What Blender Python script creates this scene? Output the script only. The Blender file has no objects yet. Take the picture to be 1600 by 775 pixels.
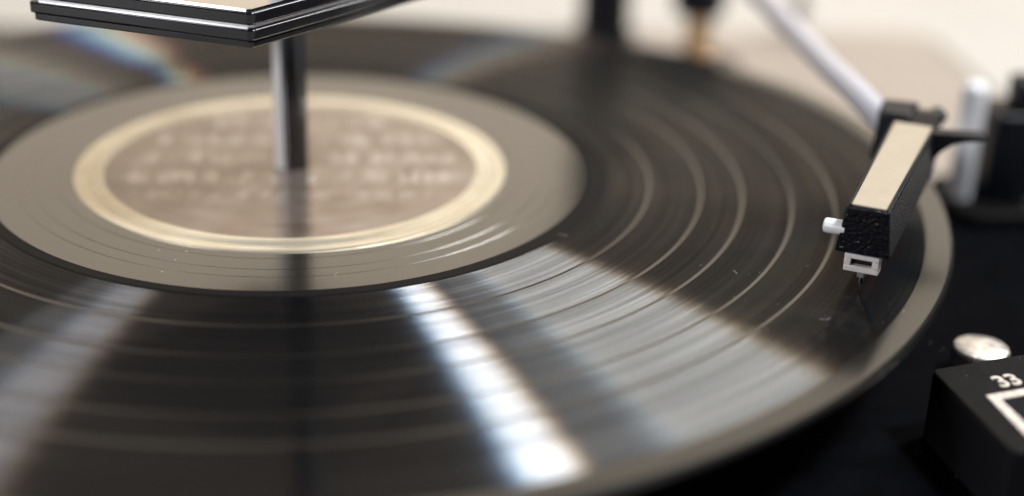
import bpy, bmesh, math, random
from mathutils import Vector, Matrix
random.seed(4)
S = 0.001                                   # everything below is written in millimetres
scene = bpy.context.scene
col = scene.collection
R = math.radians

# ------------------------------------------------------------------ camera
cam_d = bpy.data.cameras.new('camera')
cam = bpy.data.objects.new('camera', cam_d)
col.objects.link(cam)
yaw, pitch, roll = R(5.229), R(24.007), R(1.918)
fw = Vector((math.sin(yaw)*math.cos(pitch), math.cos(yaw)*math.cos(pitch), -math.sin(pitch)))
r0 = Vector((math.cos(yaw), -math.sin(yaw), 0)); u0 = r0.cross(fw)
rt = r0*math.cos(roll) + u0*math.sin(roll)
up = -r0*math.sin(roll) + u0*math.cos(roll)
m3 = Matrix((rt, up, -fw)).transposed()
cam.matrix_world = Matrix.Translation(Vector((21.4, -336.0, 128.7))*S) @ m3.to_4x4()
cam_d.sensor_width = 36.0
cam_d.lens = 53.46
cam_d.clip_start = 0.01
cam_d.clip_end = 50
cam_d.dof.use_dof = True
cam_d.dof.focus_distance = 0.3025
cam_d.dof.aperture_fstop = 3.6
cam_d.dof.aperture_blades = 0
scene.camera = cam

# ------------------------------------------------------------------ world and lamps
world = bpy.data.worlds.new('World'); scene.world = world
world.use_nodes = True
bg = world.node_tree.nodes['Background']
bg.inputs[0].default_value = (0.75, 0.85, 1.0, 1); bg.inputs[1].default_value = 0.008

def area(name, az, el, dist, sx, sy, power, colour, target=(0, 0, 0), shape='RECTANGLE', spin=0.0):
    d = bpy.data.lights.new(name, 'AREA'); o = bpy.data.objects.new(name, d); col.objects.link(o)
    d.shape = shape; d.size = sx*S; d.size_y = sy*S; d.energy = power; d.color = colour
    a, e = R(az), R(el)
    p = Vector((math.cos(e)*math.cos(a), math.cos(e)*math.sin(a), math.sin(e)))*dist + Vector(target)
    q = (Vector(target) - p).to_track_quat('-Z', 'Y')
    o.matrix_world = Matrix.Translation(p*S) @ q.to_matrix().to_4x4() @ Matrix.Rotation(spin, 4, 'Z')
    return o
area('window_light', 27, 47, 1500, 330, 560, 16, (1.0, 1.0, 0.97), (60, -70, 0), 'RECTANGLE', R(20))
area('upper_fill_light', 19, 59, 1500, 420, 260, 2.6, (0.95, 0.98, 1.0), (60, -90, 0))  # added fill, softens the dark band between wedge and streak on the grooves
area('ceiling_lamp', -20, 61, 1700, 240, 240, 29, (0.92, 0.95, 1.0), (40, -110, 0), 'DISK')
area('far_lamp', -170, 56, 1600, 150, 300, 4.0, (0.97, 0.95, 1.0))
area('front_fill_light', -146, 15, 2000, 800, 500, 21, (0.97, 0.97, 1.0))  # unseen fill added at front left to brighten faces towards the camera
# unseen wash light, added to brighten the wall that the vinyl mirrors
wd = bpy.data.lights.new('wall_wash_fill', 'AREA'); wo = bpy.data.objects.new('wall_wash_fill', wd); col.objects.link(wo)
wd.shape = 'RECTANGLE'; wd.size = 1.1; wd.size_y = .10; wd.energy = 2.8; wd.color = (1.0, .87, .70)
wo.location = (0.04, .40, .60); wo.rotation_euler = Vector((0, 1, -.55)).to_track_quat('-Z', 'Y').to_euler()

vs = scene.view_settings
vs.view_transform = 'Standard'; vs.look = 'None'; vs.exposure = 0.0; vs.gamma = 1.0
vs.use_curve_mapping = False
scene.cycles.use_denoising = True
scene.cycles.max_bounces = 8
scene.cycles.caustics_reflective = False
scene.cycles.sample_clamp_indirect = 4.0

# ------------------------------------------------------------------ helpers
def tag(o, label=None, cat=None, group=None, kind=None):
    if label: o['label'] = label
    if cat: o['category'] = cat
    if group: o['group'] = group
    if kind: o['kind'] = kind
    return o

def empty(name, parent=None):
    o = bpy.data.objects.new(name, None); col.objects.link(o); o.empty_display_size = 0.01
    o.parent = parent
    return o

def link(name, bm, mat, parent=None, smooth=True, bevel=0.0, seg=2, angle=32):
    bmesh.ops.recalc_face_normals(bm, faces=bm.faces)
    me = bpy.data.meshes.new(name)
    for v in bm.verts: v.co *= S
    for f in bm.faces: f.smooth = smooth
    if smooth:
        for e in bm.edges:
            if len(e.link_faces) == 2 and e.calc_face_angle(0) > R(angle): e.smooth = False
    bm.to_mesh(me); bm.free()
    me.materials.append(mat)
    o = bpy.data.objects.new(name, me); col.objects.link(o); o.parent = parent
    if bevel:
        b = o.modifiers.new('bevel', 'BEVEL'); b.width = bevel*S; b.segments = seg
        b.limit_method = 'ANGLE'; b.angle_limit = R(30); b.harden_normals = False
    return o

def lathe(prof, seg=96, centre=(0, 0), closed=False, warp=None):
    """profile [(r, z)...] turned about z"""
    bm = bmesh.new(); rings = []
    for r, z in prof:
        ring = []
        if r < 1e-6:
            ring = [bm.verts.new((centre[0], centre[1], z))]*seg
        else:
            for k in range(seg):
                a = 2*math.pi*k/seg
                x, y = r*math.cos(a), r*math.sin(a)
                dz = warp(r, a) if warp else 0
                ring.append(bm.verts.new((x+centre[0], y+centre[1], z+dz)))
        rings.append(ring)
    n = len(rings)
    for i in range(n if closed else n-1):
        A, B = rings[i], rings[(i+1) % n]
        for k in range(seg):
            vs_ = []
            for v in (A[k], A[(k+1) % seg], B[(k+1) % seg], B[k]):
                if v not in vs_: vs_.append(v)
            if len(vs_) > 2: bm.faces.new(vs_)
    return bm

def prism(poly, z0, z1, bm=None):
    bm = bm or bmesh.new()
    a = [bm.verts.new((x, y, z0)) for x, y in poly]; b = [bm.verts.new((x, y, z1)) for x, y in poly]
    bm.faces.new(a[::-1]); bm.faces.new(b)
    for i in range(len(poly)):
        j = (i+1) % len(poly); bm.faces.new((a[i], a[j], b[j], b[i]))
    return bm

def hexa(pts, bm=None):
    """8 corners: bottom ring of four, then top ring of four"""
    bm = bm or bmesh.new()
    v = [bm.verts.new(p) for p in pts]
    for f in ((3, 2, 1, 0), (4, 5, 6, 7), (0, 1, 5, 4), (1, 2, 6, 5), (2, 3, 7, 6), (3, 0, 4, 7)):
        bm.faces.new([v[i] for i in f])
    return bm

def tube(pts, radii, seg=24, bm=None):
    bm = bm or bmesh.new(); rings = []
    pts = [Vector(p) for p in pts]
    if not hasattr(radii, '__len__'): radii = [radii]*len(pts)
    ref = Vector((0, 0, 1))
    for i, p in enumerate(pts):
        d = (pts[min(i+1, len(pts)-1)] - pts[max(i-1, 0)]).normalized()
        s = d.cross(ref if abs(d.z) < .95 else Vector((0, 1, 0))).normalized(); t = s.cross(d)
        rings.append([bm.verts.new(p + (s*math.cos(2*math.pi*k/seg) + t*math.sin(2*math.pi*k/seg))*radii[i]) for k in range(seg)])
    for A, B in zip(rings, rings[1:]):
        for k in range(seg): bm.faces.new((A[k], A[(k+1) % seg], B[(k+1) % seg], B[k]))
    bm.faces.new(rings[0][::-1]); bm.faces.new(rings[-1])
    return bm

def rounded(poly, rad, n=6):
    out = []
    for i, p in enumerate(poly):
        p = Vector(p); a = Vector(poly[i-1]) - p; b = Vector(poly[(i+1) % len(poly)]) - p
        a.normalize(); b.normalize()
        h = a.angle(b)/2; t = rad/math.tan(h); c = p + (a+b).normalized()*rad/math.sin(h)
        s, e = p + a*t - c, p + b*t - c
        for k in range(n+1):
            v = s.lerp(e, k/n); v = v.normalized()*rad
            out.append(tuple(c+v))
    return out

def inset(poly, d):
    out = []; n = len(poly)
    area2 = sum(poly[i][0]*poly[(i+1) % n][1] - poly[(i+1) % n][0]*poly[i][1] for i in range(n))
    sg = 1 if area2 > 0 else -1
    for i in range(n):
        p = Vector(poly[i]); a = (p - Vector(poly[i-1])).normalized(); b = (Vector(poly[(i+1) % n]) - p).normalized()
        na = Vector((-a.y, a.x))*sg; nb = Vector((-b.y, b.x))*sg
        m = (na+nb); m = m/(m.dot(na) if abs(m.dot(na)) > .2 else .2)
        out.append(tuple(p + m*d))
    return out

# ------------------------------------------------------------------ materials
class NT:
    def __init__(s, name):
        s.m = bpy.data.materials.new(name); s.m.use_nodes = True
        s.t = s.m.node_tree; s.n = s.t.nodes; s.n.clear()
        s.out = s.n.new('ShaderNodeOutputMaterial')
    def add(s, kind, **kw):
        n = s.n.new('ShaderNode'+kind)
        for k, v in kw.items():
            if k.startswith('i_'):
                key = k[2:]; key = int(key) if key.isdigit() else key.replace('_', ' ')
                if hasattr(v, 'is_output') or isinstance(v, bpy.types.NodeSocket): s.t.links.new(v, n.inputs[key])
                else: n.inputs[key].default_value = v
            else: setattr(n, k, v)
        return n
    def math(s, op, a, b=None, clamp=False):
        kw = {'i_0': a}
        if b is not None: kw['i_1'] = b
        return s.add('Math', operation=op, use_clamp=clamp, **kw).outputs[0]
    def ramp(s, f, stops, interp='LINEAR'):
        n = s.add('ValToRGB', i_0=f); cr = n.color_ramp; cr.interpolation = interp
        while len(cr.elements) < len(stops): cr.elements.new(.5)
        for e, (p, c) in zip(cr.elements, stops):
            e.position = p; e.color = c if len(c) == 4 else (*c, 1)
        return n.outputs[0]
    def surf(s, sh): s.t.links.new(sh, s.out.inputs[0]); return s.m

def g(v): return (v, v, v)

def plain(name, colr, rough, metal=0.0, spec=0.5, noise=0.0, nscale=900.0, bump=0.0, bscale=2500.0, coat=0.0, rvar=0.0):
    t = NT(name)
    tc = t.add('TexCoord').outputs['Object']
    p = t.add('BsdfPrincipled')
    p.inputs['Metallic'].default_value = metal; p.inputs['Specular IOR Level'].default_value = spec
    p.inputs['Coat Weight'].default_value = coat; p.inputs['Coat Roughness'].default_value = .08
    nz = t.add('TexNoise', i_Vector=tc, i_Scale=nscale, i_Detail=5.0, i_Roughness=.6).outputs[0]
    k = [max(0.0, c*(1-noise)) for c in colr]; h = [min(1.0, c*(1+noise)) for c in colr]
    t.t.links.new(t.ramp(nz, [(.3, k), (.7, h)]), p.inputs['Base Color'])
    rr = t.math('ADD', t.math('MULTIPLY', t.math('SUBTRACT', nz, .5), rvar*2), rough, True)
    t.t.links.new(rr, p.inputs['Roughness'])
    if bump:
        bn = t.add('TexNoise', i_Vector=tc, i_Scale=bscale, i_Detail=3.0).outputs[0]
        b = t.add('Bump', i_Strength=bump, i_Distance=.0003, i_Height=bn)
        t.t.links.new(b.outputs[0], p.inputs['Normal'])
    return t.surf(p.outputs[0])

def radius_node(t):
    """distance from the spindle in millimetres, and the direction along the groove"""
    tc = t.add('TexCoord').outputs['Object']
    sx = t.add('SeparateXYZ', i_0=tc)
    x, y = sx.outputs[0], sx.outputs[1]
    r = t.math('MULTIPLY', t.math('SQRT', t.math('ADD', t.math('MULTIPLY', x, x), t.math('MULTIPLY', y, y))), 1000.0)
    ang = t.math('ARCTAN2', y, x)
    tan = t.add('CombineXYZ', i_0=t.math('MULTIPLY', y, -1.0), i_1=x, i_2=0.0).outputs[0]
    tan = t.add('VectorMath', operation='NORMALIZE', i_0=tan).outputs[0]
    return tc, r, ang, tan

def vinyl_grooved(name='vinyl_grooved'):
    t = NT(name)
    tc, r, ang, tan = radius_node(t)
    # loud and quiet stretches of the spiral, finer and coarser
    n1 = t.add('TexNoise', noise_dimensions='1D', i_W=t.math('MULTIPLY', r, 0.9), i_Scale=1.0, i_Detail=4.0, i_Roughness=.75).outputs[0]
    sw = t.add('CombineXYZ', i_0=t.math('MULTIPLY', r, .35), i_1=t.math('MULTIPLY', t.math('SINE', ang), 1.2), i_2=t.math('MULTIPLY', t.math('COSINE', ang), 1.2)).outputs[0]
    n2 = t.add('TexNoise', i_Vector=sw, i_Scale=1.0, i_Detail=3.0).outputs[0]
    lv = t.math('MULTIPLY', t.math('ADD', n1, .5), t.math('ADD', n2, .5))
    lv = t.math('POWER', lv, 1.35)
    base = t.add('BsdfDiffuse', i_Color=(.004, .004, .0045, 1), i_Roughness=.5).outputs[0]
    # groove walls: sharp along the groove, spread wide across it
    rad = t.add('VectorMath', operation='NORMALIZE', i_0=t.add('VectorMath', operation='MULTIPLY', i_0=tc, i_1=(1, 1, 0)).outputs[0]).outputs[0]
    def scaled(v, k):
        return t.add('VectorMath', operation='SCALE', i_0=v, i_Scale=k).outputs[0]
    def plus(a, b): return t.add('VectorMath', operation='ADD', i_0=a, i_1=b).outputs[0]
    # the two walls of the groove; the fine pitch fans the colours out a little along the groove
    n3 = t.add('TexNoise', noise_dimensions='1D', i_W=t.math('MULTIPLY', r, 2.6), i_Scale=1.0, i_Detail=3.0, i_Roughness=.7).outputs[0]
    wob = t.math('MULTIPLY', t.math('SUBTRACT', n3, .5), .085)
    gl = None
    for side, wt, fan in ((.64, GW, .003), (-.70, GW*.55, .024)):
        for ch in range(3):
            v = t.math('MULTIPLY', lv, wt)
            cc = t.add('CombineColor', **{'i_%d' % k: (v if k == ch else 0.0) for k in range(3)}).outputs[0]
            nv = t.add('VectorMath', operation='NORMALIZE', i_0=plus(plus(scaled(rad, side), scaled(tan, t.math('ADD', wob, fan*(ch-1)))), (0, 0, 1))).outputs[0]
            b1 = t.add('BsdfAnisotropic', distribution='GGX', i_Color=cc, i_Roughness=.255, i_Anisotropy=.81, i_Rotation=0.0, i_Tangent=tan, i_Normal=nv).outputs[0]
            gl = b1 if gl is None else t.add('AddShader', i_0=gl, i_1=b1).outputs[0]
    v = t.math('MULTIPLY', lv, GW*.12)
    g2 = t.add('BsdfAnisotropic', distribution='GGX', i_Color=t.add('CombineColor', i_0=v, i_1=v, i_2=v).outputs[0], i_Roughness=.35, i_Anisotropy=.83, i_Rotation=0.0, i_Tangent=tan).outputs[0]
    gl = t.add('AddShader', i_0=gl, i_1=g2).outputs[0]
    # lands between the grooves mirror the room
    fr = t.add('Fresnel', i_IOR=1.5).outputs[0]
    ln = t.add('BsdfAnisotropic', distribution='GGX', i_Color=(1, .97, .93, 1), i_Roughness=.10, i_Anisotropy=.2, i_Tangent=tan).outputs[0]
    a = t.add('AddShader', i_0=base, i_1=gl).outputs[0]
    w = t.math('MULTIPLY', fr, t.math('ADD', t.math('MULTIPLY', n1, .12), .03))
    return t.surf(t.add('MixShader', i_0=w, i_1=a, i_2=ln).outputs[0])
GW = 0.05

def vinyl_smooth(name, rough=.16, ior=1.7, coat=1.0):
    t = NT(name)
    tc, r, ang, tan = radius_node(t)
    n1 = t.add('TexNoise', noise_dimensions='1D', i_W=t.math('MULTIPLY', r, 1.7), i_Scale=1.0, i_Detail=4.0, i_Roughness=.7).outputs[0]
    p = t.add('BsdfPrincipled')
    p.inputs['Base Color'].default_value = (.006, .0055, .005, 1)
    p.inputs['IOR'].default_value = ior
    p.inputs['Anisotropic'].default_value = .5
    p.inputs['Coat Weight'].default_value = coat; p.inputs['Coat Roughness'].default_value = rough*.8; p.inputs['Coat IOR'].default_value = 1.5
    t.t.links.new(tan, p.inputs['Tangent'])
    t.t.links.new(t.math('ADD', t.math('MULTIPLY', n1, .16), rough-.05), p.inputs['Roughness'])
    b = t.add('Bump', i_Strength=.03, i_Distance=.00004, i_Height=n1)
    t.t.links.new(b.outputs[0], p.inputs['Normal'])
    return t.surf(p.outputs[0])

def label_print():
    t = NT('label_paper_print')
    tc, r, ang, tan = radius_node(t)
    sc = t.add('Mapping', vector_type='POINT', i_Vector=tc, i_Scale=(1, 1, 1)).outputs[0]
    arc = t.add('CombineXYZ', i_0=t.math('MULTIPLY', r, .24), i_1=t.math('MULTIPLY', t.math('SINE', ang), 2.1), i_2=t.math('MULTIPLY', t.math('COSINE', ang), 2.1)).outputs[0]
    n = t.add('TexNoise', i_Vector=arc, i_Scale=1.0, i_Detail=3.0, i_Roughness=.55).outputs[0]
    n2 = t.add('TexNoise', i_Vector=sc, i_Scale=70.0, i_Detail=4.0).outputs[0]
    mixv = t.math('ADD', t.math('MULTIPLY', n, .5), t.math('MULTIPLY', n2, .5))
    base = t.ramp(mixv, [(.36, (.20, .145, .11)), (.5, (.28, .22, .18)), (.66, (.38, .32, .28))])
    # rows of worn pale print
    sx = t.add('SeparateXYZ', i_0=tc); X = t.math('MULTIPLY', sx.outputs[0], 1000.0); Y = t.math('MULTIPLY', sx.outputs[1], 1000.0)
    row = t.math('DIVIDE', t.math('ADD', Y, 101.5), 12.5)
    pulse = t.ramp(t.math('FRACT', row), [(.14, g(0)), (.26, g(1)), (.70, g(1)), (.84, g(0))])
    wv = t.add('CombineXYZ', i_0=t.math('MULTIPLY', X, .36), i_1=t.math('MULTIPLY', t.math('FLOOR', row), 7.3), i_2=t.math('MULTIPLY', Y, .05)).outputs[0]
    words = t.ramp(t.add('TexNoise', i_Vector=wv, i_Scale=1.0, i_Detail=2.0).outputs[0], [(.45, g(0)), (.58, g(1))])
    inside = t.ramp(t.math('DIVIDE', r, 50.0), [(.16, g(0)), (.22, g(1)), (.74, g(1)), (.80, g(0))])
    fac = t.math('MULTIPLY', t.math('MULTIPLY', pulse, words), t.math('MULTIPLY', t.math('MULTIPLY', inside, .75), t.ramp(t.math('ADD', t.math('DIVIDE', Y, 100.0), .5), [(.26, g(0)), (.36, g(1))])))
    c = t.add('MixRGB', i_0=fac, i_1=base, i_2=(.60, .545, .505, 1)).outputs[0]
    p = t.add('BsdfPrincipled', i_Base_Color=c)
    p.inputs['Metallic'].default_value = .62
    p.inputs['Roughness'].default_value = .17
    p.inputs['Coat Weight'].default_value = .5; p.inputs['Coat Roughness'].default_value = .10
    return t.surf(p.outputs[0])

def label_border():
    t = NT('label_gold_border')
    tc, r, ang, tan = radius_node(t)
    n = t.add('TexNoise', noise_dimensions='1D', i_W=r, i_Scale=1.6, i_Detail=3.0).outputs[0]
    n2 = t.add('TexNoise', i_Vector=tc, i_Scale=120.0, i_Detail=4.0).outputs[0]
    c = t.ramp(t.math('ADD', t.math('MULTIPLY', n, .6), t.math('MULTIPLY', n2, .4)), [(.35, (.80, .70, .50)), (.6, (.95, .88, .72))])
    p = t.add('BsdfPrincipled', i_Base_Color=c)
    p.inputs['Metallic'].default_value = .7; p.inputs['Roughness'].default_value = .27
    p.inputs['Anisotropic'].default_value = .8
    bb = t.add('Bump', i_Strength=.35, i_Distance=.0002, i_Height=n2); t.t.links.new(bb.outputs[0], p.inputs['Normal'])
    t.t.links.new(tan, p.inputs['Tangent'])
    return t.surf(p.outputs[0])

M = {
    'groove': vinyl_grooved(), 'smooth': vinyl_smooth('vinyl_smooth'), 'gap': vinyl_smooth('vinyl_gap', .22, 1.55, .5),
    'rim': vinyl_smooth('vinyl_rim', .20, 1.45, .6),
    'label': label_print(), 'border': label_border(),
    'chrome': plain('chrome', (.82, .81, .80), .07, 1.0, noise=.03, rvar=.02),
    'alu': plain('satin_aluminium', (.80, .79, .82), .30, 1.0, noise=.04, rvar=.05),
    'arm_tube': plain('pale_silver_tube', (.60, .60, .66), .33, .35, noise=.03, rvar=.05),
    'brass': plain('brass', (.58, .36, .17), .42, .25, noise=.12, nscale=300, rvar=.08),
    'black': plain('black_plastic', (.007, .008, .012), .36, spec=.22, noise=.3, rvar=.08, bump=.05),
    'black_gloss': plain('black_gloss', (.006, .006, .009), .14, noise=.2, rvar=.04),
    'black_grain': plain('black_grained_plastic', (.004, .004, .007), .30, spec=.16, noise=.3, bump=.9, bscale=1500.0, rvar=.1),
    'deck': plain('black_deck_paint', (.0025, .0027, .0036), .6, spec=.01, noise=.35, nscale=120, rvar=.1, bump=.06),
    'panel': plain('charcoal_panel', (.008, .0078, .0076), .55, spec=.07, noise=.35, nscale=260, bump=.12, bscale=3000, rvar=.08),
    'rubber': plain('black_rubber', (.007, .007, .009), .75, spec=.12, noise=.2, bump=.2),
    'cream': plain('cream_plate', (.42, .355, .265), .55, spec=.25, noise=.05, nscale=260, rvar=.06),
    'white': plain('white_plastic', (.82, .82, .84), .35, noise=.03, rvar=.05),
    'ivory': plain('ivory_plastic', (.74, .68, .66), .40, noise=.10, nscale=700, rvar=.06),
    'knob': plain('satin_knob', (.80, .72, .66), .36, .75, noise=.3, nscale=420, rvar=.15, bump=.9, bscale=420),
    'lead_out': plain('vinyl_lead_out', (.004, .004, .005), .45, spec=.08),
    'rod_highlight': plain('pale_rod_highlight', (.88, .85, .84), .35, 0, noise=.03),  # pale tone stands in for the sheen on the rod
    'dark_steel': plain('dark_steel', (.16, .16, .17), .22, 1.0, noise=.05),
    'dust': plain('dust_and_lint', (.45, .42, .38), .9, spec=.1),
    'print': plain('pale_print', (.62, .54, .47), .55, noise=.35, nscale=900, bump=.3),
    'steel': plain('steel', (.5, .47, .42), .3, 1.0, noise=.1),
    'table': plain('pale_table', (.48, .455, .42), .55, noise=.05, nscale=8, bump=.05, bscale=300),
    'board': plain('pale_arm_board', (.36, .30, .25), .42, noise=.06, nscale=60, rvar=.06),
    'wall': plain('cream_wall', (.52, .455, .37), .8, noise=.04, nscale=5, bump=.05, bscale=200),
}

# ------------------------------------------------------------------ the setting
def sheet(name, pts, mat, thick):
    bm = bmesh.new(); a = [bm.verts.new(p) for p in pts]; bm.faces.new(a)
    b = [bm.verts.new(Vector(p) + Vector(thick)) for p in pts]; bm.faces.new(b[::-1])
    for i in range(4):
        j = (i+1) % 4; bm.faces.new((a[i], b[i], b[j], a[j]))
    return tag(link(name, bm, mat, smooth=False), kind='structure')
sheet('table', [(-900, -700, -95), (1100, -700, -95), (1100, 799, -95), (-900, 799, -95)], M['table'], (0, 0, -30))
sheet('wall', [(-1500, 800, -300), (640, 800, -300), (640, 800, 1300), (-1500, 800, 1300)], M['wall'], (0, 40, 0))

# ------------------------------------------------------------------ turntable
tt = empty('turntable')
tag(tt, 'black record player with chrome spindle and tonearm lowered on the spinning disc', 'turntable')
tt['label'] = 'black record player with tall chrome spindle, tonearm and speed panel'
DZ = -25.0
deck = link('deck', prism(rounded([(-200, -190), (225, -190), (225, 205), (-200, 205)], 14), DZ-45, DZ), M['deck'], tt, bevel=2.0, seg=3)
for x, y in ((-170, -160), (195, -160), (195, 175), (-170, 175)):
    link('foot', lathe([(0, -95), (14, -95), (16, -92), (14, DZ-45), (0, DZ-45)], 24, (x, y)), M['rubber'], deck)
plat = link('platter', lathe([(0, -14), (98, -14), (100, -13), (100, -4), (98.5, -2.6), (0, -2.6)], 96), M['rubber'], tt)
link('platter_hub', lathe([(0, DZ), (30, DZ), (30, -14), (0, -14)], 48), M['black'], plat)
spin = link('spindle', lathe([(0, -3), (3.62, -3), (3.62, 92), (3.3, 96), (2.2, 99), (0, 100)], 48), M['dark_steel'], tt)
bl = lathe([(3.65, -1), (4.05, -1), (4.05, 90), (3.65, 90)], 96)  # added pale strip: highlight on the rod's left side, put into the colour
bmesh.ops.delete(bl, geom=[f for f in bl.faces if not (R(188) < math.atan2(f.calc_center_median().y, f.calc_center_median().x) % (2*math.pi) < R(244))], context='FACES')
bl_o = link('spindle_highlight', bl, M['rod_highlight'], spin)
# overarm that steadies the records on the tall spindle
A = Vector((-4.2, -45.3)); er = Vector((.66, .751)).normalized(); el_ = Vector((-.92, .392)).normalized()
B = A + el_*52
plan = [tuple(A), tuple(A + er*62), tuple(A + er*62 + el_*52), tuple(B)]
over = link('overarm', prism(rounded(plan, 1.6, 5), 43.0, 45.3), M['black_gloss'], tt, bevel=.35, seg=2)
link('lower_lip', prism(rounded(inset(plan, .55), 1.4, 5), 41.4, 42.9), M['black_gloss'], over, bevel=.3)
link('seam', prism(rounded(inset(plan, .9), 1.3, 5), 45.3, 46.0), M['alu'], over)
link('upper_shell', prism(rounded(inset(plan, .25), 1.6, 5), 46.0, 48.7), M['black_gloss'], over, bevel=.45)
link('top_plate', prism(rounded(inset(plan, 1.6), 1.2, 5), 48.7, 49.0), M['chrome'], over)
link('arched_bar', tube([(2, 14, 48.5), (4, 18, 74), (8, 26, 92), (20, 48, 101), (60, 120, 102), (92, 178, 100), (100, 190, 97)], [5, 5, 5, 5, 5, 5, 5], 20), M['black'], over)
link('overarm_post', lathe([(0, DZ), (11, DZ), (11, -21), (9.2, -20), (9.2, 100), (8, 103), (0, 104)], 32, (100, 190)), M['black'], over)

# pale board that carries the tonearm
board = link('arm_board', prism(rounded([(140, 44), (221, 44), (221, 201), (60, 201), (60, 168), (128, 120)], 5), DZ, DZ+1.2), M['board'], tt, bevel=.4)
# tonearm
tube_o = link('tonearm', tube([(136.2, -15.5, 15.2), (135.0, -11, 16.4), (133.5, -4, 17.8), (132.3, 4, 18.7), (131.3, 16.7, 18.9), (128.8, 82.2, 19.4), (126.6, 146, 20), (126.2, 205, 20.3)],
                          [2.9, 3.0, 3.1, 3.1, 3.1, 3.1, 3.2, 3.2]), M['arm_tube'], tt)
PX, PY = 128.0, 160.0
link('pivot_column', lathe([(0, DZ), (6.5, DZ), (6.5, -22.5), (4.5, -21), (4.5, -6), (0, -6)], 32, (PX, PY)), M['brass'], tube_o)
link('bearing_housing', lathe([(0, -6), (8.2, -6), (8.9, -5), (8.9, 26), (8, 28), (0, 28)], 32, (PX-.5, PY)), M['black'], tube_o)
link('base_ring', lathe([(0, DZ), (15, DZ), (15, -23.6), (13.6, -22.8), (0, -22.8)], 40, (PX, PY)), M['black'], tube_o)
link('counterweight', tube([(126.3, 188, 20.2), (126.2, 190, 20.3), (126, 216, 20.4), (126, 218, 20.4)], [10, 11.5, 11.5, 10], 32), M['black'], tube_o)
link('cueing_lever', tube([(170, 188, DZ), (170, 188, -12), (172, 190, 2), (190, 196, 14)], [3.2, 3.0, 3.0, 2.4], 16), M['alu'], tube_o)

# headshell: local frame, u along the shell towards the back, w to its right
O = Vector((114.1, -72.0)); U = Vector((.457, .889)).normalized(); W = Vector((U.y, -U.x))
def hs(u, w, z):
    p = O + U*u + W*w
    return (p.x, p.y, z)
body = bmesh.new()
sec = [(0, 4.2, 5.35, 18.4, 8.7), (54.2, 4.9, 5.6, 18.6, 8.2), (60.5, 4.8, 5.2, 19.8, 8.6), (66.0, 3.2, 4.0, 19.0, 9.4)]
rings = []
for u, wt, wb, zt, zb in sec:
    rings.append([body.verts.new(hs(u, -wb, zb)), body.verts.new(hs(u, wb, zb)), body.verts.new(hs(u, wt, zt)), body.verts.new(hs(u, -wt, zt))])
for P, Q in zip(rings, rings[1:]):
    for k in range(4): body.faces.new((P[k], P[(k+1) % 4], Q[(k+1) % 4], Q[k]))
body.faces.new(rings[0]); body.faces.new(rings[-1][::-1])
shell = link('headshell', body, M['black_grain'], tt, bevel=.35, seg=2)
link('collar', hexa([hs(54.8, -8.9, 8.6), hs(54.8, -1, 8.4), hs(66.5, -1, 8.6), hs(64, -9.4, 8.8),
                     hs(56.0, -8.2, 20.0), hs(55.6, -1, 20.0), hs(67.0, -1, 20.2), hs(64.5, -8.9, 20.6)]), M['black'], shell, bevel=.6)
link('face_plate', hexa([hs(.9, -3.35, 18.42), hs(.9, 3.35, 18.42), hs(54, 4.05, 18.62), hs(54, -4.15, 18.62),
                         hs(.9, -3.35, 18.78), hs(.9, 3.35, 18.78), hs(54, 4.05, 18.98), hs(54, -4.15, 18.98)]), M['cream'], shell, bevel=.12)
# finger lift
fl = bmesh.new()
prof = [(0, 0), (13.6, -.2), (14.0, -.9), (13.2, -1.5), (9, -1.9), (6.5, -2.6), (4.2, -4.4), (2.6, -6.6), (0, -8)]
fa = [fl.verts.new((139.5+x, -29.2 - x*.10, 18.7+z)) for x, z in prof]
fb = [fl.verts.new((140.5+x*.96, -25.4 - x*.10, 18.7+z)) for x, z in prof]
fl.faces.new(fa); fl.faces.new(fb[::-1])
for i in range(len(prof)):
    j = (i+1) % len(prof); fl.faces.new((fa[i], fb[i], fb[j], fa[j]))
link('finger_lift', fl, M['black'], shell, bevel=.25)
link('thumb_screw', tube([(143.0, -20.5, 14.5), (146.2, -15.0, 16.4), (146.3, -14.9, 16.4), (148.6, -12.2, 17.0)], [.9, .9, 2.2, 2.2], 20), M['black'], shell)
# cartridge frame, open at the front
def frame(u0, u1, w0, w1, z0, z1, tw, tz):
    bm = bmesh.new()
    for a, b, c, d in ((w0, w1, z1-tz, z1), (w0, w1, z0, z0+tz*1.25), (w0, w0+tw, z0+tz*1.25, z1-tz), (w1-tw, w1, z0+tz*1.25, z1-tz)):
        hexa([hs(u0, a, c), hs(u0, b, c), hs(u1, b, c), hs(u1, a, c), hs(u0, a, d), hs(u0, b, d), hs(u1, b, d), hs(u1, a, d)], bm)
    return bm
cart = link('cartridge', frame(.2, 3.6, -3.35, 3.5, 4.9, 8.6, 1.35, 1.0), M['ivory'], shell, bevel=.18)
link('cartridge_core', hexa([hs(1.6, -2.0, 5.9), hs(1.6, 2.1, 5.9), hs(14, 2.1, 5.9), hs(14, -2.0, 5.9),
                             hs(1.6, -2.0, 8.6), hs(1.6, 2.1, 8.6), hs(14, 2.1, 8.6), hs(14, -2.0, 8.6)]), M['black'], shell)
st = bmesh.new()
tube([hs(6.5, .3, 5.9), hs(3.2, .25, 3.2), hs(1.6, .2, 2.0)], [.62, .55, .45], 10, st)
tube([hs(1.9, .2, 2.2), hs(1.75, .2, 1.2), hs(1.6, .2, .05)], [.5, .36, .05], 10, st)
link('stylus', st, M['dark_steel'], shell)
hb = hexa([hs(.9, -.65, 3.5), hs(.9, .75, 3.5), hs(2.4, .75, 3.5), hs(2.4, -.65, 3.5), hs(.9, -.65, 4.95), hs(.9, .75, 4.95), hs(2.4, .75, 4.95), hs(2.4, -.65, 4.95)])
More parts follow.
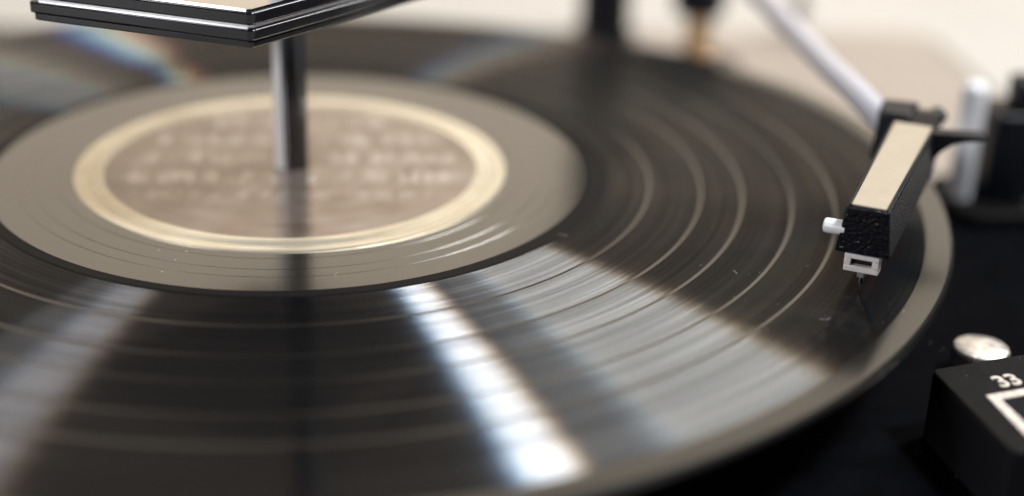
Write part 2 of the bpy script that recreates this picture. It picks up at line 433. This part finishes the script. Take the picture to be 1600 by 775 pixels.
link('stylus_holder', hb, M['steel'], shell, bevel=.15)
link('stylus_lever', tube([hs(1.4, -4.0, 13.3), hs(1.4, -7.7, 13.2), hs(1.4, -8.1, 13.2), hs(1.4, -8.3, 13.2)], [1.5, 1.5, 1.35, 1.0], 24), M['white'], shell)

# arm rest: black block with a white pin beside it
rest = link('arm_rest', prism(rounded([(180.6, 28), (200, 28), (200, 44), (180.6, 44)], 2.2), DZ+3.5, 3.0), M['black'], tt, bevel=.8)
link('rest_base', prism(rounded([(172, 20), (206, 20), (206, 50), (172, 50)], 5), DZ, DZ+3.5), M['panel'], rest, bevel=.8)
link('rest_clip', prism(rounded([(186.8, 31), (200, 31), (200, 41), (186.8, 41)], 2), 3.0, 11.0), M['black'], rest, bevel=.9)
link('rest_pin', lathe([(0, DZ), (3.0, DZ), (3.3, -15), (3.3, 7.6), (3.0, 9.4), (2.0, 10.4), (0, 10.7)], 32, (175.4, 33.0)), M['white'], rest)
link('screw', lathe([(0, DZ+3.5), (2.4, DZ+3.5), (2.4, DZ+5), (1.6, DZ+5.8), (0, DZ+6)], 24, (192.5, 25.0)), M['chrome'], rest)

# speed panel and its knob
pz = -10.0
pf = Vector((20.88, 5.88)).normalized(); pn = Vector((4.16, -29.85)).normalized()
pc = Vector((126.7, -84.1))
pp = [tuple(pc), tuple(pc + pn*31.2), tuple(pc + pn*31.2 + pf*60), tuple(pc + pf*60)]
panel = link('speed_panel', prism(rounded(pp, 1.6, 5), DZ, pz-.8), M['rubber'], tt, bevel=.3)
link('panel_top', prism(rounded(pp, 1.6, 5), pz-.8, pz), M['panel'], panel, bevel=.5, seg=3)
def pt(a, b): return tuple(pc + pf*a + pn*b)
fa0, fb0 = 5.4, 12.3
fr_ = bmesh.new(); L_, H_, tk = 26.0, 16.5, 2.1
for (a0, a1, b0, b1) in ((0, L_, 0, tk), (0, tk, tk, H_-tk), (L_-tk, L_, tk, H_-tk), (0, L_, H_-tk, H_)):
    prism([pt(fa0+a0, fb0+b0), pt(fa0+a0, fb0+b1), pt(fa0+a1, fb0+b1), pt(fa0+a1, fb0+b0)], pz-.3, pz+.25, fr_)
link('switch_frame', fr_, M['print'], panel)
link('switch_well', prism([pt(fa0+tk, fb0+tk), pt(fa0+tk, fb0+H_-tk), pt(fa0+L_-tk, fb0+H_-tk), pt(fa0+L_-tk, fb0+tk)], pz-.3, pz+.08), M['rubber'], panel)
def lettering(text, a, b, size):
    cu = bpy.data.curves.new('numeral', 'FONT'); cu.body = text; cu.size = size*S; cu.extrude = .00012; cu.offset = .00012
    o = bpy.data.objects.new('numeral', cu); col.objects.link(o); cu.materials.append(M['print']); o.parent = panel
    p = pt(a, b)
    o.location = Vector((p[0], p[1], pz+.12))*S
    o.rotation_euler = (0, 0, math.atan2(pf.y, pf.x))
    bpy.context.view_layer.update()
    me = bpy.data.meshes.new_from_object(o.evaluated_get(bpy.context.evaluated_depsgraph_get()))
    n = bpy.data.objects.new('numeral', me); col.objects.link(n); n.parent = panel
    n.location = o.location; n.rotation_euler = o.rotation_euler
    bpy.data.objects.remove(o); n.name = 'numeral'
    if not me.materials: me.materials.append(M['print'])
    return n
lettering('33', 9.9, 10.4, 5.6)
kb = bmesh.new(); nfl = 40; KC = (147.4, -59.0)
kprof = [(5.95, DZ), (5.95, -19.2), (5.6, -18.6), (4.7, -18.2), (3.2, -17.9), (1.6, -17.75), (0.0001, -17.7)]
kr = []
for i, (r_, z_) in enumerate(kprof):
    kr.append([kb.verts.new((KC[0] + r_*(1 - (.05 if (k % 2 and i < 2) else 0))*math.cos(math.pi*k/nfl), KC[1] + r_*(1 - (.05 if (k % 2 and i < 2) else 0))*math.sin(math.pi*k/nfl), z_)) for k in range(2*nfl)])
for P, Q in zip(kr, kr[1:]):
    for k in range(2*nfl): kb.faces.new((P[k], P[(k+1) % (2*nfl)], Q[(k+1) % (2*nfl)], Q[k]))
link('knob', kb, M['knob'], tt, angle=20)

# ------------------------------------------------------------------ record
rec = empty('record')
tag(rec, 'black vinyl record with brown label and pale gold label border, on the platter', 'record')
def warp(r, a):
    k = min(1.0, max(0.0, (r-78)/72.0)); d = (a - R(82) + math.pi) % (2*math.pi) - math.pi
    w = max(0.0, math.cos(d*1.15)) if abs(d) < math.pi/2.3 else 0.0
    return -5.0*k*k*(3-2*k)*w*w
def ring(name, r0, r1, z, mat, parent=None, seg=192, steps=1, th=.5):
    top = [(r0 + (r1-r0)*i/steps, z) for i in range(steps+1)]
    return link(name, lathe([(r0, z-th)] + top + [(r1, z-th)], seg, closed=True, warp=warp), mat, parent or rec, angle=8)
SEG = 192
# pressed disc below the playing surface
link('disc_body', lathe([(4, -2.4), (50, -2.4), (120, -2.0), (149.0, -2.0), (150.3, -1.4), (150.5, -1.0), (150.4, -.5), (150.0, -.12), (149.5, .02), (148.9, .05), (145.2, .05), (145.2, -.6), (100, -.62), (60, -.62), (4, -.62)], SEG, closed=True, warp=warp), M['rim'], rec, angle=24)
lab = ring('label', 3.8, 43.0, .05, M['label'], steps=2)
link('label_border', lathe([(43.0, -.4), (43.0, .09), (46.0, .09), (46.35, -.10), (46.7, -.10), (47.1, .14), (48.9, .22), (49.7, .12), (50.0, -.4)], SEG, closed=True), M['border'], lab)
link('dead_wax', lathe([(50.0, -.5), (50.0, -.12), (50.7, 0)] + [p for q in (53.1, 58.3, 61.9) for p in ((q-.07, 0), (q, -.05), (q+.07, 0))] + [(68.2, 0), (68.3, -.5)], SEG, closed=True), M['smooth'], rec, angle=8)
lo = lathe([(68.3, -.5), (68.3, .0), (69.2, -.02), (70.2, .01), (71.2, .03), (71.3, -.02)], SEG, closed=True)
for v in lo.verts:                            # the spiral runs wider on one side before it closes up
    rr_ = math.hypot(v.co.x, v.co.y)
    if rr_ > 70:
        k = 1 + 2.6*max(0.0, math.cos(math.atan2(v.co.y, v.co.x) - R(6)))**3/rr_; v.co.x *= k; v.co.y *= k
link('lead_out_groove', lo, M['lead_out'], rec)
gaps = [83.3, 95.2, 104.5, 115.6, 125.2]
edges = [71.0] + [v for q in gaps for v in (q-.36, q+.36)] + [144.4]
for i in range(0, len(edges), 2):
    ring('groove_band', edges[i], edges[i+1], 0, M['groove'], steps=4)
for q in gaps:
    ring('track_gap', q-.36, q+.36, .03, M['gap'])
ring('lead_in_band', 144.4, 145.2, .02, M['rim'])

# specks of dust and lint lying on the vinyl and on the panel
def dust(name, spots, parent, fibres=()):
    bm = bmesh.new()
    for x, y, z, r in spots:
        n = random.randint(4, 6); a0 = random.random()*6
        base = [bm.verts.new((x + r*random.uniform(.5, 1.3)*math.cos(a0+2*math.pi*k/n), y + r*random.uniform(.5, 1.3)*math.sin(a0+2*math.pi*k/n), z)) for k in range(n)]
        t = bm.verts.new((x, y, z + r*.8))
        for k in range(n): bm.faces.new((base[k], base[(k+1) % n], t))
        bm.faces.new(base[::-1])
    for x, y, z, l in fibres:
        a = random.random()*6; p = Vector((x, y, z)); pts = [p]
        for k in range(4):
            a += random.uniform(-.6, .6); p = p + Vector((math.cos(a), math.sin(a), 0))*l/4; pts.append(p)
        tube(pts, .035, 5, bm)
    return tag(link(name, bm, M['dust'], parent, smooth=False), kind='stuff')
sp = []
for k in range(70):
    a = random.uniform(-math.pi, math.pi); r_ = random.uniform(54, 147)
    sp.append((r_*math.cos(a), r_*math.sin(a), .03 + warp(r_, a), random.uniform(.05, .13)))
for k in range(30):
    sp.append((random.uniform(85, 125), random.uniform(-100, -55), .03, random.uniform(.04, .11)))
for x, y in ((-24.5, -48.8), (-18.9, -49.4), (-20.6, -53.4), (-22.5, -59.2)):
    sp.append((x, y, .02, .22))
dust('dust', sp, rec, [(60, -42, .05, 2.2), (104, -82, .05, 2.6), (92, -60, .05, 1.6), (12, -60, .05, 1.8)])
sp = []
for k in range(36):
    a, b = random.uniform(.8, 26), random.uniform(.8, 29); p = pt(a, b); sp.append((p[0], p[1], pz+.02, random.uniform(.04, .12)))
dust('dust', sp, panel)
sp = [(random.uniform(128, 215), random.uniform(-160, 20), DZ+.02, random.uniform(.06, .16)) for k in range(60)]
dust('dust', sp, deck)

# small pale flecks on the front face of the headshell
ch = bmesh.new()
for w_, z_, l_ in ((-.6, 16.0, .25), (1.7, 15.7, .6), (-1.3, 11.4, .5), (.9, 10.7, .35), (-4.5, 9.7, .8), (-4.1, 16.6, .3)):
    hexa([hs(-.06, w_, z_), hs(-.06, w_+l_, z_+.05), hs(.1, w_+l_, z_+.05), hs(.1, w_, z_), hs(-.06, w_+.05, z_+.14), hs(-.06, w_+l_-.05, z_+.2), hs(.1, w_+l_-.05, z_+.2), hs(.1, w_+.05, z_+.14)], ch)
tag(link('pale_flecks', ch, M['steel'], shell), kind='stuff')
# raised lip round the face plate
lp = bmesh.new()
for (u0, w0, w0b, u1, w1, w1b, z0, z1) in ((.5, -3.75, -3.38, 54.3, -4.6, -4.2, 18.4, 18.6), (.5, 3.38, 3.75, 54.3, 4.1, 4.55, 18.4, 18.6)):
    hexa([hs(u0, w0, z0), hs(u0, w0b, z0), hs(u1, w1b, z1), hs(u1, w1, z1), hs(u0, w0, z0+.45), hs(u0, w0b, z0+.45), hs(u1, w1b, z1+.45), hs(u1, w1, z1+.45)], lp)
link('plate_lip', lp, M['black'], shell, bevel=.1)
